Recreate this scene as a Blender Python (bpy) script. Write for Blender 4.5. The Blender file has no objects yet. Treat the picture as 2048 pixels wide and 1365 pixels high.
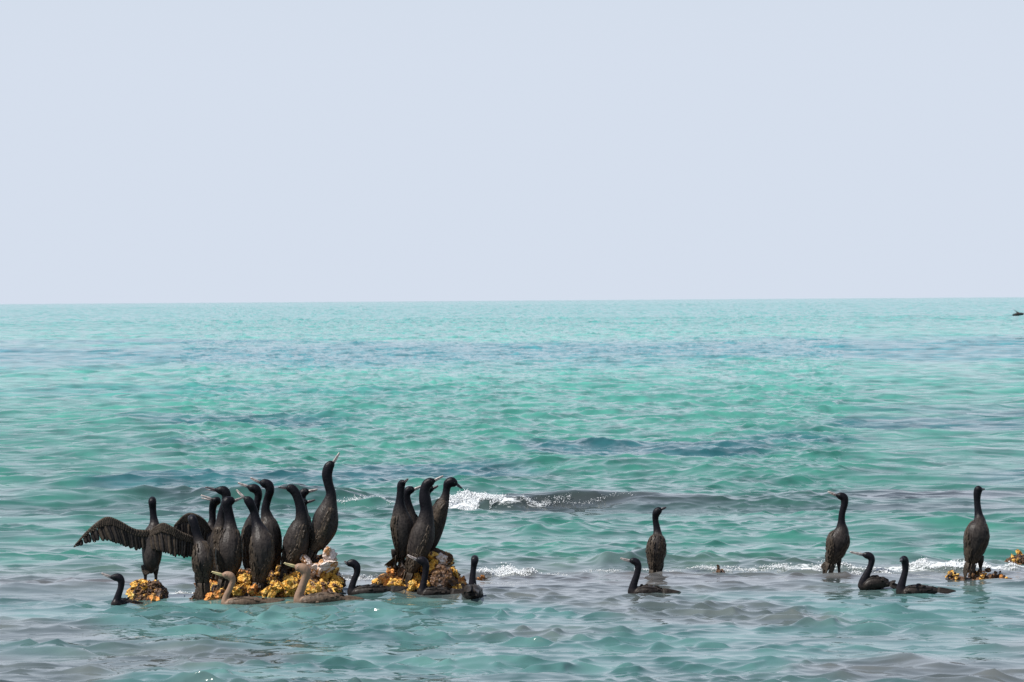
import bpy, math, random
import numpy as np
from mathutils import Vector, Matrix

random.seed(7)
rng = np.random.default_rng(11)
scene = bpy.context.scene
COL = scene.collection

# ------------------------------------------------------------------ camera
H = 2.10                     # eye height above the water
F = 12330.0                  # focal length in photo pixels (2048 wide)
CX, CY = 1024.0, 682.5
S = 0.55                     # distances below are noted in units of S metres
PITCH = math.atan(81.5 / (F * S))
ROLL = 14.0 / 2048.0
fwd = Vector((0, math.cos(PITCH), -math.sin(PITCH)))
X0 = Vector((1, 0, 0)); U0 = X0.cross(fwd)
RIGHT = X0 * math.cos(ROLL) - U0 * math.sin(ROLL)
UP = X0 * math.sin(ROLL) + U0 * math.cos(ROLL)
camd = bpy.data.cameras.new('camera'); cam = bpy.data.objects.new('camera', camd); COL.objects.link(cam)
camd.sensor_width = 36; camd.lens = 36 * F * S / 2048
camd.clip_start = 0.5; camd.clip_end = 60000
camd.dof.use_dof = True; camd.dof.focus_distance = 44.8 * S; camd.dof.aperture_fstop = 13
m = Matrix((RIGHT, UP, -fwd)).transposed().to_4x4(); m.translation = Vector((0, 0, H))
cam.matrix_world = m
scene.camera = cam

# ------------------------------------------------------------------ sky, sun, exposure
SUN = Vector((-0.52, -0.20, 0.83)).normalized()
ELEV = math.asin(SUN.z); AZ = math.atan2(SUN.x, SUN.y)
world = bpy.data.worlds.new('World'); scene.world = world; world.use_nodes = True
nt = world.node_tree; nt.nodes.clear()
sky = nt.nodes.new('ShaderNodeTexSky'); sky.sky_type = 'NISHITA'; sky.sun_disc = False
sky.sun_elevation = ELEV; sky.sun_rotation = AZ
sky.altitude = 0; sky.air_density = 1.0; sky.dust_density = 1.0; sky.ozone_density = 1.5
bg = nt.nodes.new('ShaderNodeBackground'); bg.inputs['Strength'].default_value = 0.10
wo = nt.nodes.new('ShaderNodeOutputWorld')
# bright sea haze low in the sky: thick at the horizon, thinning evenly towards the zenith all the way round
stc = nt.nodes.new('ShaderNodeTexCoord'); sep = nt.nodes.new('ShaderNodeSeparateXYZ'); nt.links.new(stc.outputs['Generated'], sep.inputs[0])
mr = nt.nodes.new('ShaderNodeMapRange'); mr.inputs[1].default_value = 0.07; mr.inputs[2].default_value = 1.0; mr.inputs[3].default_value = 1.0; mr.inputs[4].default_value = 0.0
nt.links.new(sep.outputs['Z'], mr.inputs[0])
pw = nt.nodes.new('ShaderNodeMath'); pw.operation = 'POWER'; pw.inputs[1].default_value = 1.7; nt.links.new(mr.outputs[0], pw.inputs[0])
mx = nt.nodes.new('ShaderNodeMix'); mx.data_type = 'RGBA'; nt.links.new(pw.outputs[0], mx.inputs[0])
nt.links.new(sky.outputs[0], mx.inputs[6]); mx.inputs[7].default_value = (5.60, 6.17, 7.12, 1)
nt.links.new(mx.outputs[2], bg.inputs[0]); nt.links.new(bg.outputs[0], wo.inputs[0])
sl = bpy.data.lights.new('sun', 'SUN'); sl.energy = 5.0; sl.angle = math.radians(0.53); sl.color = (1, 0.96, 0.90)
sun = bpy.data.objects.new('sun', sl); COL.objects.link(sun)
sun.rotation_euler = (-SUN).to_track_quat('-Z', 'Y').to_euler(); sun.location = (0, 40, 30)
vs = scene.view_settings
vs.view_transform = 'Standard'; vs.look = 'None'; vs.gamma = 1; vs.use_curve_mapping = False; vs.exposure = 0.25

# ------------------------------------------------------------------ helpers
def P(px, py, Y):
    """the point seen at photo pixel (px, py) at distance Y from the eye"""
    d = fwd * (F * S) + RIGHT * (px - CX) - UP * (py - CY)
    return Vector((0, 0, H)) + d * (Y * S / d.y)

def horizon(px):
    return 608.0 - 14.0 * px / 2048.0

def mesh_obj(name, verts, faces, mat=None, parent=None, smooth=True):
    me = bpy.data.meshes.new(name)
    me.from_pydata([tuple(v) for v in verts], [], faces); me.update()
    if smooth: me.polygons.foreach_set('use_smooth', [True] * len(me.polygons))
    ob = bpy.data.objects.new(name, me); COL.objects.link(ob)
    if mat: me.materials.append(mat)
    if parent: ob.parent = parent
    return ob

def empty(name, loc):
    o = bpy.data.objects.new(name, None); COL.objects.link(o); o.location = loc
    o.empty_display_size = 0.1
    return o

def tag(o, label=None, cat=None, group=None, kind=None):
    if label: o['label'] = label
    if cat: o['category'] = cat
    if group: o['group'] = group
    if kind: o['kind'] = kind
    return o

class MB:
    def __init__(s): s.v = []; s.f = []
    def add(s, v, f):
        b = len(s.v); s.v += [Vector(p) for p in v]; s.f += [tuple(i + b for i in q) for q in f]
    def loft(s, rings):
        n = len(rings[0]); v = []; f = []
        for r in rings: v += r
        for i in range(len(rings) - 1):
            for j in range(n):
                k = (j + 1) % n
                f.append((i*n + j, i*n + k, (i+1)*n + k, (i+1)*n + j))
        f.append(tuple(range(n - 1, -1, -1))); e = (len(rings) - 1) * n
        f.append(tuple(range(e, e + n)))
        s.add(v, f)
    def tube(s, pts, radii, n=10, up=Vector((0, 1, 0)), squash=1.0):
        rings = []
        for i, p in enumerate(pts):
            t = (pts[min(i+1, len(pts)-1)] - pts[max(i-1, 0)])
            if t.length < 1e-9: t = Vector((0, 0, 1))
            t.normalize()
            a = up - t * up.dot(t)
            if a.length < 1e-4: a = Vector((1, 0, 0)) - t * t.x
            a.normalize(); b = t.cross(a)
            r = radii[i]
            rings.append([p + a * (math.cos(2*math.pi*j/n) * r * squash) + b * (math.sin(2*math.pi*j/n) * r) for j in range(n)])
        s.loft(rings)
    def blade(s, a, b, w, nrm, th=0.0022, tipw=0.35, camber=0.0):
        """one feather: a thin, slightly cambered vane from a to b with a rounded tip"""
        t = (b - a); L = t.length
        if L < 1e-6: return
        t.normalize(); nrm = (nrm - t * nrm.dot(t)).normalized(); sd = t.cross(nrm)
        prof = [(0, 0.45), (0.3, 0.9), (0.7, 1.0), (0.92, 0.75), (1.0, tipw)]
        top = []; bot = []
        v = []; f = []
        for u, k in prof:
            c = a + t * (L * u) + nrm * (camber * L * math.sin(math.pi * u))
            v += [c - sd * (w * k / 2), c + nrm * (th * 1.6), c + sd * (w * k / 2), c - nrm * th]
        for i in range(len(prof) - 1):
            for j in range(4):
                k = (j + 1) % 4
                f.append((i*4 + j, i*4 + k, (i+1)*4 + k, (i+1)*4 + j))
        f.append((3, 2, 1, 0)); e = (len(prof) - 1) * 4; f.append((e, e+1, e+2, e+3))
        s.add(v, f)
    def build(s, name, mat, parent=None, origin=None, smooth=True):
        o = origin if origin is not None else Vector((0, 0, 0))
        return mesh_obj(name, [p - o for p in s.v], s.f, mat, parent, smooth)

def catmull(pts, per=5):
    """pts: list of tuples (any dimension); returns a dense smooth list"""
    A = np.array(pts, float); n = len(A); out = []
    for i in range(n - 1):
        p0 = A[max(i-1, 0)]; p1 = A[i]; p2 = A[i+1]; p3 = A[min(i+2, n-1)]
        for k in range(per):
            t = k / per
            out.append(0.5 * ((2*p1) + (-p0+p2)*t + (2*p0-5*p1+4*p2-p3)*t*t + (-p0+3*p1-3*p2+p3)*t**3))
    out.append(A[-1]); return out

# ------------------------------------------------------------------ materials
def newmat(name):
    mt = bpy.data.materials.new(name); mt.use_nodes = True
    n = mt.node_tree; b = n.nodes['Principled BSDF']
    return mt, n, b
def N(n, t, **kw):
    x = n.nodes.new(t)
    for k, v in kw.items():
        if k.startswith('i_'):
            x.inputs[k[2:].replace('_', ' ')].default_value = v
        else: setattr(x, k, v)
    return x
def ramp(n, stops, fac=None):
    r = n.nodes.new('ShaderNodeValToRGB'); cr = r.color_ramp
    cr.elements[0].position = stops[0][0]; cr.elements[0].color = (*stops[0][1], 1)
    cr.elements[1].position = stops[-1][0]; cr.elements[1].color = (*stops[-1][1], 1)
    for p, c in stops[1:-1]:
        e = cr.elements.new(p); e.color = (*c, 1)
    if fac is not None: n.links.new(fac, r.inputs[0])
    return r
def mixc(n, a, b, fac, mode='MIX'):
    x = n.nodes.new('ShaderNodeMix'); x.data_type = 'RGBA'; x.blend_type = mode
    for sock, v in ((x.inputs[6], a), (x.inputs[7], b)):
        if hasattr(v, 'links'): n.links.new(v, sock)
        else: sock.default_value = (*v, 1)
    if hasattr(fac, 'links'): n.links.new(fac, x.inputs[0])
    else: x.inputs[0].default_value = fac
    return x.outputs[2]

def feather_mat(name, dark, light, neck, scale=1.0, rough=0.48):
    """plumage: 'along' (0 tail .. 1 head) gives the plain dark neck and the scaly mantle"""
    mt, n, b = newmat(name)
    tc = N(n, 'ShaderNodeTexCoord')
    mp = N(n, 'ShaderNodeMapping'); mp.inputs['Scale'].default_value = (1.0, 1.0, 0.7)
    n.links.new(tc.outputs['Object'], mp.inputs[0])
    vo = N(n, 'ShaderNodeTexVoronoi', feature='F1'); vo.inputs['Scale'].default_value = 62 * scale
    n.links.new(mp.outputs[0], vo.inputs['Vector'])
    no = N(n, 'ShaderNodeTexNoise'); no.inputs['Scale'].default_value = 26; no.inputs['Detail'].default_value = 5
    no.inputs['Roughness'].default_value = 0.65
    n.links.new(mp.outputs[0], no.inputs['Vector'])
    at = N(n, 'ShaderNodeAttribute'); at.attribute_name = 'along'
    edge = ramp(n, [(0.25, (0, 0, 0)), (0.75, (1, 1, 1))], vo.outputs['Distance'])
    nr = ramp(n, [(0.33, dark), (0.52, tuple((d + l) / 2.4 for d, l in zip(dark, light))), (0.72, light)], no.outputs['Fac'])
    c1 = mixc(n, nr.outputs[0], light, edge.outputs[0])
    # keep scales subtle
    c2 = mixc(n, nr.outputs[0], c1, 0.55)
    nk = ramp(n, [(0.60, (0, 0, 0)), (0.70, (1, 1, 1))], at.outputs['Fac'])
    c3 = mixc(n, c2, neck, nk.outputs[0])
    n.links.new(c3, b.inputs['Base Color'])
    b.inputs['Roughness'].default_value = rough
    b.inputs['Specular IOR Level'].default_value = 0.14
    bp = N(n, 'ShaderNodeBump'); bp.inputs['Strength'].default_value = 0.35; bp.inputs['Distance'].default_value = 0.004
    ad = N(n, 'ShaderNodeMath', operation='ADD'); n.links.new(vo.outputs['Distance'], ad.inputs[0]); n.links.new(no.outputs['Fac'], ad.inputs[1])
    n.links.new(ad.outputs[0], bp.inputs['Height']); n.links.new(bp.outputs[0], b.inputs['Normal'])
    return mt

M_BLACK = feather_mat('black_plumage', (0.011, 0.009, 0.009), (0.052, 0.043, 0.038), (0.006, 0.0055, 0.008), 1.25, 0.45)
M_WING = feather_mat('black_wing', (0.014, 0.011, 0.010), (0.078, 0.060, 0.044), (0.03, 0.025, 0.02), 1.25, 0.45)
M_BROWN = feather_mat('brown_plumage', (0.06, 0.042, 0.032), (0.22, 0.155, 0.11), (0.26, 0.165, 0.112))
M_BROWNWING = feather_mat('brown_wing', (0.025, 0.018, 0.014), (0.14, 0.098, 0.068), (0.12, 0.085, 0.06))

M_WET = feather_mat('wet_black_plumage', (0.007, 0.006, 0.007), (0.040, 0.033, 0.028), (0.009, 0.008, 0.011), 1.0, 0.40)
def simple_mat(name, c1, c2, scale, rough, bump=0.0):
    mt, n, b = newmat(name)
    tc = N(n, 'ShaderNodeTexCoord')
    no = N(n, 'ShaderNodeTexNoise'); no.inputs['Scale'].default_value = scale; no.inputs['Detail'].default_value = 4
    n.links.new(tc.outputs['Object'], no.inputs['Vector'])
    r = ramp(n, [(0.35, c1), (0.65, c2)], no.outputs['Fac'])
    n.links.new(r.outputs[0], b.inputs['Base Color']); b.inputs['Roughness'].default_value = rough
    if bump:
        bp = N(n, 'ShaderNodeBump'); bp.inputs['Strength'].default_value = bump; bp.inputs['Distance'].default_value = 0.004
        n.links.new(no.outputs['Fac'], bp.inputs['Height']); n.links.new(bp.outputs[0], b.inputs['Normal'])
    return mt
M_BILL = simple_mat('grey_horn_bill', (0.20, 0.16, 0.15), (0.46, 0.40, 0.37), 60, 0.35)
M_BILLDARK = simple_mat('dark_horn_bill', (0.035, 0.03, 0.035), (0.12, 0.10, 0.10), 60, 0.35)
M_BILLYEL = simple_mat('yellowish_bill', (0.34, 0.28, 0.14), (0.52, 0.44, 0.22), 60, 0.4)
M_LEG = simple_mat('black_leg_skin', (0.010, 0.010, 0.012), (0.03, 0.028, 0.028), 80, 0.4, 0.4)
M_EYE = simple_mat('eye', (0.01, 0.02, 0.015), (0.02, 0.04, 0.03), 20, 0.05)

def rock_mat(name, stops, dark, spots, seed, sc=1.0):
    mt, n, b = newmat(name)
    tc = N(n, 'ShaderNodeTexCoord'); oi = N(n, 'ShaderNodeObjectInfo')
    ad = N(n, 'ShaderNodeVectorMath', operation='MULTIPLY_ADD'); ad.inputs[1].default_value = (37, 37, 37)
    n.links.new(oi.outputs['Location'], ad.inputs[0]); n.links.new(tc.outputs['Object'], ad.inputs[2])
    no = N(n, 'ShaderNodeTexNoise'); no.inputs['Scale'].default_value = 1.9*sc; no.inputs['Detail'].default_value = 7; no.inputs['Roughness'].default_value = 0.7
    no2 = N(n, 'ShaderNodeTexNoise'); no2.inputs['Scale'].default_value = (0.9 + 0.1*seed)*sc; no2.inputs['Detail'].default_value = 5
    vo = N(n, 'ShaderNodeTexVoronoi'); vo.inputs['Scale'].default_value = 3.2*sc
    for x in (no, no2, vo): n.links.new(ad.outputs[0], x.inputs['Vector'])
    r = ramp(n, stops, no.outputs['Fac'])
    k = ramp(n, [(0.53, (0, 0, 0)), (0.61, (1, 1, 1))], no2.outputs['Fac'])
    c = mixc(n, r.outputs[0], dark, k.outputs[0])
    s = ramp(n, [(0.08, (1, 1, 1)), (0.20, (0, 0, 0))], vo.outputs['Distance'])
    c = mixc(n, c, spots, s.outputs[0])
    n.links.new(c, b.inputs['Base Color']); b.inputs['Roughness'].default_value = 0.5
    b.inputs['Specular IOR Level'].default_value = 0.45
    bp = N(n, 'ShaderNodeBump'); bp.inputs['Strength'].default_value = 0.9; bp.inputs['Distance'].default_value = 0.012
    am = N(n, 'ShaderNodeMath', operation='ADD'); n.links.new(no.outputs['Fac'], am.inputs[0]); n.links.new(vo.outputs['Distance'], am.inputs[1])
    n.links.new(am.outputs[0], bp.inputs['Height']); n.links.new(bp.outputs[0], b.inputs['Normal'])
    return mt
M_OCHRE = rock_mat('ochre_coral_rock', [(0.34, (0.26, 0.085, 0.012)), (0.47, (0.64, 0.31, 0.030)), (0.68, (0.85, 0.61, 0.18))], (0.09, 0.03, 0.010), (0.82, 0.66, 0.30), 0)
M_ORANGE = rock_mat('orange_coral_rock', [(0.34, (0.30, 0.08, 0.015)), (0.48, (0.66, 0.25, 0.04)), (0.68, (0.80, 0.48, 0.18))], (0.10, 0.03, 0.012), (0.80, 0.60, 0.32), 2)
M_BROWNROCK = rock_mat('brown_wet_gap_rock', [(0.30, (0.030, 0.016, 0.010)), (0.52, (0.10, 0.045, 0.018)), (0.72, (0.30, 0.15, 0.04))], (0.02, 0.012, 0.01), (0.30, 0.17, 0.06), 1)
M_WHITEROCK = rock_mat('whitewashed_rock', [(0.30, (0.42, 0.30, 0.24)), (0.46, (0.66, 0.53, 0.45)), (0.70, (0.80, 0.73, 0.68))], (0.46, 0.22, 0.08), (0.82, 0.76, 0.70), 3)

M_BASEROCK = rock_mat('brown_base_rock', [(0.30, (0.030, 0.016, 0.010)), (0.52, (0.12, 0.055, 0.018)), (0.72, (0.40, 0.20, 0.05))], (0.02, 0.012, 0.01), (0.45, 0.27, 0.08), 1, 18.0)
M_CRUST = rock_mat('ochre_crust', [(0.34, (0.16, 0.05, 0.012)), (0.47, (0.62, 0.30, 0.030)), (0.66, (0.85, 0.62, 0.20))], (0.05, 0.02, 0.010), (0.84, 0.70, 0.34), 0, 16.0)
# ------------------------------------------------------------------ the water surface
NC = 170
_lam = np.exp(np.linspace(math.log(0.11), math.log(6.0), NC)) * rng.uniform(0.93, 1.07, NC)
_th = rng.normal(0, 1, NC) * np.where(_lam < 0.8, 1.0, 0.65) + 0.06
_kx = (2*np.pi/_lam) * np.sin(_th); _ky = (2*np.pi/_lam) * np.cos(_th)
_ph = rng.uniform(0, 2*np.pi, NC)
_slope = 0.215 * math.sqrt(2/NC) * np.interp(np.log(_lam), np.log([0.11, 0.4, 1.3, 2.5, 6.0]), [1.20, 1.50, 1.00, 0.60, 0.35])
_amp = _slope * _lam / (2*np.pi)

_LN = {}
def lownoise(x, y, sx, sy, seed, oct=7):
    """smooth pseudo-random field of about -1..1 with feature sizes sx, sy (metres)"""
    if seed not in _LN:
        r = np.random.default_rng(seed)
        _LN[seed] = (r.normal(0, 1, (oct, 2)), r.uniform(0, 6.28, oct))
    k, p = _LN[seed]; o = np.zeros_like(x, dtype=np.float64)
    for i in range(oct): o += np.sin(k[i, 0]*2.2*x/sx + k[i, 1]*2.2*y/sy + p[i])
    return o / math.sqrt(oct / 2) / 1.5

def sstep(a, b, v):
    t = np.clip((v - a) / (b - a), 0, 1); return t*t*(3 - 2*t)

def px_x(px, Y): return (px - CX) * Y / F

def wave_mod(x, y):
    y = y / S
    m = np.interp(y, [0, 33, 38, 42, 43.2, 47.5, 50, 60, 75, 150, 400, 2000], [0.35, 0.35, 0.32, 0.26, 0.15, 0.18, 0.55, 0.80, 0.95, 1.1, 1.2, 1.5])
    mm_ = np.interp(y, [0, 33, 42, 43.2, 47.5, 50, 60, 2000], [1.0, 1.0, 0.88, 0.52, 0.58, 0.88, 0.95, 1.0])
    ms = np.interp(y, [0, 33, 42, 43.2, 47.5, 50, 60, 2000], [1.85, 1.85, 1.75, 1.4, 1.4, 1.35, 1.15, 1.0])
    far = np.interp(y, [0, 500, 1000, 2500, 6000, 30000], [1, 1, 1.8, 3.5, 6, 8])
    # gusty sea: runs of wavelets with slicker water between them
    k = np.clip(y/60, 1, 4)
    g1 = np.clip(0.80 + 0.75*lownoise(x, y, 1.5*k, 2.6*k, 3), 0.22, 1.7)
    g2 = np.clip(0.78 + 0.60*lownoise(x, y, 0.9*k, 1.4*k, 5), 0.32, 1.25)
    g3 = np.clip(0.78 + 0.60*lownoise(x, y, 0.6*k, 0.9*k, 7), 0.32, 1.25)
    q = sstep(52, 72, y)
    g1 = g1*(1-q) + q*np.clip(0.95 + 0.3*(g1-0.8), 0.7, 1.3); g2 = g2*(1-q) + q*np.clip(0.95 + 0.4*(g2-0.75), 0.65, 1.35); g3 = g3*(1-q) + q*np.clip(0.95 + 0.4*(g3-0.7), 0.65, 1.35)
    return m*g1*far, mm_*g2*far, ms*g3*far

# ridges: (centre px, distance, half width px, height, front scale, back scale, tilt)
RIDGES = [
    (1075, 63.3, 270, 0.086, 0.28, 1.1, 0.03),
    (1330, 63.1, 150, 0.025, 0.40, 1.0, 0.05),
    (925, 63.2, 60, 0.04, 0.25, 0.8, 0.0),
    (560, 64.5, 190, 0.13, 0.55, 1.3, 0.0),
    (180, 65.5, 230, 0.10, 0.6, 1.2, 0.04),
    (1125, 55.5, 95, 0.075, 0.5, 0.9, 0.0),
    (1250, 49.2, 70, 0.07, 0.35, 0.7, 0.0),
    (1880, 56.0, 200, 0.08, 0.5, 1.0, 0.0),
    (1480, 74.0, 400, 0.07, 0.6, 1.2, 0.0),
    (640, 42.55, 150, 0.022, 0.45, 0.55, 0.0),
    (900, 42.9, 260, 0.010, 0.45, 0.5, 0.0),
    (100, 45.3, 130, 0.05, 0.35, 0.6, 0.0),
    (1930, 47.9, 110, 0.055, 0.18, 0.55, 0.0),
    (1560, 48.1, 170, 0.035, 0.18, 0.5, 0.0),
    (1000, 47.3, 70, 0.04, 0.2, 0.5, 0.0),
]
def water(x, y, chop=False):
    x = np.asarray(x, float); y = np.asarray(y, float)
    ml, mm_, ms = wave_mod(x, y)
    h = np.zeros_like(x); dx = np.zeros_like(x); dy = np.zeros_like(x)
    hb = [np.zeros_like(x) for _ in range(3)]
    x32 = x.astype(np.float64); y32 = y.astype(np.float64)
    for i in range(NC):
        ph = (_kx[i]*x32 + _ky[i]*y32 + _ph[i]).astype(np.float32) if False else np.mod(_kx[i]*x32 + _ky[i]*y32 + _ph[i], 2*np.pi).astype(np.float32)
        m = ml if _lam[i] > 1.1 else mm_ if _lam[i] > 0.42 else ms
        hb[0 if _lam[i] > 1.1 else 1 if _lam[i] > 0.42 else 2] += _amp[i] * np.cos(ph)
        if chop:
            s = np.sin(ph) * (_amp[i] * 0.8) * m
            kk = math.hypot(_kx[i], _ky[i])
            dx -= s * (_kx[i]/kk); dy -= s * (_ky[i]/kk)
    # short steep wavelets: peaked crests between flatter troughs, most of all in the shallows
    q = sstep(95, 60, y / S)
    for b_, mb_, lo, hi in ((0, ml, 1.1, 99), (1, mm_, 0.42, 1.1), (2, ms, 0, 0.42)):
        sg = math.sqrt(float((_amp[(_lam > lo) & (_lam <= hi)]**2).sum()) / 2); t = hb[b_] / sg
        t2 = np.minimum(t, 1.4 + 0.4*np.maximum(t - 1.4, 0)); pk = np.where(t > 0, t2*(0.46 + 0.44*t2), 0.46*t)
        h += mb_ * sg * (t if b_ == 0 else t*(1-q) + pk*q)
    for (cp, Yc, hw, ht, fs, bs, tilt) in RIDGES:
        xc = px_x(cp, Yc); w = hw * Yc / F
        u = (x - xc) / w
        yc = Yc * S + tilt * u * 4 + 0.12 * np.sin(u * 3.1 + cp) + 0.05 * np.sin(u * 9.7 + cp * 2)
        d = y - yc
        g = np.where(d < 0, np.exp(-(d/(fs*0.75))**2), np.exp(-(d/(bs*0.6))**2))
        h += ht * g * np.exp(-u**4) * (1 + (0.05 if ht > 0.085 else 0.22) * np.sin(u * 7.3 + cp)) * (1 + 0.18 * lownoise(x, y, 0.22, 0.3, 51) * (ht > 0.085))
    if chop: return h, dx, dy
    return h

def build_water():
    r = [0.0, 6, 12, 18, 24, 28, 30.5]
    s = 32.0
    while s < 20000:
        r.append(s)
        if s < 75: k = 0.00088
        elif s < 160: k = 0.0012
        elif s < 700: k = 0.0021
        elif s < 2500: k = 0.005
        elif s < 8000: k = 0.012
        else: k = 0.05
        s *= 1 + k
    r = np.array(r + [30000.0]) * S
    fine = np.linspace(-math.radians(5.6), math.radians(5.6), 310)
    side = np.radians(np.linspace(5.75, 14, 36)); far = np.radians(np.linspace(18, 180, 28))
    a = np.concatenate([-far[::-1], -side[::-1], fine, side, far])
    R, A = np.meshgrid(r, a, indexing='ij')
    x = R*np.sin(A); y = R*np.cos(A)
    # jitter the far rows a little so that no rows of the grid can line up
    jit = np.where(R > 60*S, 1, 0.3)[..., None] * rng.uniform(-0.35, 0.35, R.shape + (1,))
    dr = np.gradient(r)[:, None]
    y = y + jit[..., 0] * np.minimum(dr, 0.6)
    h, dx, dy = water(x.ravel(), y.ravel(), True)
    nearoff = (np.abs(A.ravel()) > math.radians(15)) | (R.ravel() < 30*S)
    h[nearoff] *= 0.3
    cx = x.ravel() + np.where(nearoff, 0, dx); cy = y.ravel() + np.where(nearoff, 0, dy)
    co = np.stack([cx, cy, h], 1).astype(np.float32)
    nr, na = R.shape
    i = np.arange(nr-1)[:, None]*na + np.arange(na-1)[None, :]
    q = np.stack([i, i+1, i+na+1, i+na], -1).reshape(-1, 4)
    # winding so that normals look up
    q = q[:, ::-1]
    me = bpy.data.meshes.new('sea_water')
    me.vertices.add(len(co)); me.vertices.foreach_set('co', co.ravel())
    me.loops.add(q.size); me.loops.foreach_set('vertex_index', q.ravel().astype(np.int32))
    me.polygons.add(len(q)); me.polygons.foreach_set('loop_start', np.arange(0, q.size, 4, dtype=np.int32))
    me.polygons.foreach_set('use_smooth', np.ones(len(q), bool))
    me.update(calc_edges=True)
    # what lies on the bottom: sand, seagrass, reef (the colour the water takes from it)
    X, Y = x.ravel(), np.maximum(y.ravel() / S, 20.0)
    sand = np.array([0.085, 0.335, 0.285]); green = np.array([0.048, 0.208, 0.164]); grass = np.array([0.036, 0.160, 0.205])
    reef = np.array([0.082, 0.080, 0.080]); deep = np.array([0.060, 0.300, 0.280]); near = np.array([0.060, 0.140, 0.134]); teal = np.array([0.028, 0.132, 0.100])
    keys = [20, 36, 39.0, 41.0, 43, 46, 48.5, 50, 53, 60, 68, 80, 95, 112, 150, 185, 215, 290, 340, 500, 900, 30000]
    cols = [near*0.9, near, near, near*1.1, near, reef, reef*0.5+teal*0.5, teal, teal, teal, teal, teal*0.6+green*0.4, teal*0.3+green*0.7, green, sand*0.3+green*0.7, sand*0.6+green*0.4, grass*0.8+sand*0.2, grass*0.8+sand*0.2, sand, sand*0.8+grass*0.2, deep, deep]
    Yw = Y * (1 + 0.05 * lownoise(X, Y, 6 + 0*Y, 40.0, 21) * np.clip(Y/100, 0.15, 1))
    c = np.stack([np.interp(Yw, keys, [k[j] for k in cols]) for j in range(3)], 1)
    def patch(c, col, w):
        w = np.clip(w, 0, 1)[:, None]; return c*(1-w) + col*w
    # reef patches in the foreground and about the rocks
    w = sstep(0.15, 0.85, lownoise(X, Y, 1.6, 2.2, 31)) * sstep(50, 46.5, Y) * 0.75
    c = patch(c, reef, w)
    w = sstep(0.0, 0.6, lownoise(X, Y, 2.6, 1.7, 33)) * sstep(39.6, 37.5, Y) * 0.35
    c = patch(c, np.array([0.072, 0.074, 0.082]), w)
    # weed on the breaking shoal, then the breaker's dark wave face painted into the colour
    w = sstep(58.5, 61.5, Y) * sstep(69, 65, Y) * (0.55 + 0.45*lownoise(X, Y, 3, 2, 35))
    c = patch(c, np.array([0.030, 0.040, 0.044]), w)
    w = np.exp(-((Y-63.2)/1.1)**2) * np.exp(-((X-px_x(1170, 63.0))/1.7)**4) * 0.85
    c = patch(c, np.array([0.036, 0.032, 0.036]), w)
    # scattered seagrass
    w = sstep(0.25, 0.9, lownoise(X, Y, 4.5, 9.0, 37)) * sstep(66, 74, Y) * sstep(125, 105, Y) * 0.8
    c = patch(c, grass*0.5, w)
    w = sstep(0.3, 0.9, lownoise(X, Y, 14, 40.0, 39)) * sstep(120, 170, Y) * sstep(420, 330, Y) * 0.6
    c = patch(c, grass, w)
    ca = me.color_attributes.new('bottom', 'FLOAT_COLOR', 'POINT')
    ca.data.foreach_set('color', np.concatenate([c, np.ones((len(c), 1))], 1).astype(np.float32).ravel())
    # foam: crest of the breaker, swash over the reef edge
    fo = np.zeros(len(X))
    def foam(px, Yc, hw, hd, k):
        nonlocal fo
        u = (X - px_x(px, Yc)) / (hw*Yc/F); v = (Y - Yc - 0.15*np.sin(u*4 + px)) / hd
        fo = np.maximum(fo, k*np.exp(-(u**2 + v**2)))
    for f in FOAM: foam(*f)
    oa = me.attributes.new('offshore', 'FLOAT', 'POINT'); oa.data.foreach_set('value', sstep(170, 800, R.ravel()/S).astype(np.float32))
    fa = me.attributes.new('foam', 'FLOAT', 'POINT'); fa.data.foreach_set('value', fo.astype(np.float32))
    ob = bpy.data.objects.new('sea_water', me); COL.objects.link(ob)
    return ob

# foam patches: (photo x, distance, half width px, half depth m, amount)
FOAM = [
    (925, 62.8, 42, 0.7, 0.80), (990, 63.1, 70, 0.35, 0.64), (1060, 63.2, 70, 0.3, 0.48), (730, 64.2, 70, 0.5, 0.44),
    (1000, 47.2, 65, 0.30, 0.80), (1070, 47.3, 40, 0.25, 0.48), (350, 44.4, 40, 0.35, 0.64), (720, 46.6, 80, 0.4, 0.44),
    (1930, 47.7, 130, 0.28, 0.80), (1800, 47.6, 110, 0.30, 0.56), (1610, 47.8, 100, 0.28, 0.60), (1500, 47.9, 70, 0.25, 0.44),
    (1380, 47.8, 70, 0.25, 0.40), (1720, 46.8, 50, 0.3, 0.44), (770, 45.3, 50, 0.4, 0.48), (1130, 54.6, 40, 0.2, 0.40), (960, 45.6, 60, 0.3, 0.36),
    (180, 45.0, 50, 0.2, 0.40),
]
mt, n, b = newmat('sea_water')
tc = N(n, 'ShaderNodeTexCoord')
at = N(n, 'ShaderNodeAttribute'); at.attribute_name = 'bottom'
fa = N(n, 'ShaderNodeAttribute'); fa.attribute_name = 'foam'
mp = N(n, 'ShaderNodeMapping'); mp.inputs['Scale'].default_value = (1.0, 1.0, 1.0)
n.links.new(tc.outputs['Object'], mp.inputs[0])
nz = N(n, 'ShaderNodeTexNoise'); nz.inputs['Scale'].default_value = 7.0; nz.inputs['Detail'].default_value = 3; nz.inputs['Roughness'].default_value = 0.55
n.links.new(mp.outputs[0], nz.inputs['Vector'])
bp = N(n, 'ShaderNodeBump'); bp.inputs['Strength'].default_value = 0.5; bp.inputs['Distance'].default_value = 0.006
nz2 = N(n, 'ShaderNodeTexNoise'); nz2.inputs['Scale'].default_value = 0.55; nz2.inputs['Detail'].default_value = 4; n.links.new(mp.outputs[0], nz2.inputs['Vector'])
ch = N(n, 'ShaderNodeAttribute'); ch.attribute_name = 'offshore'
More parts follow.
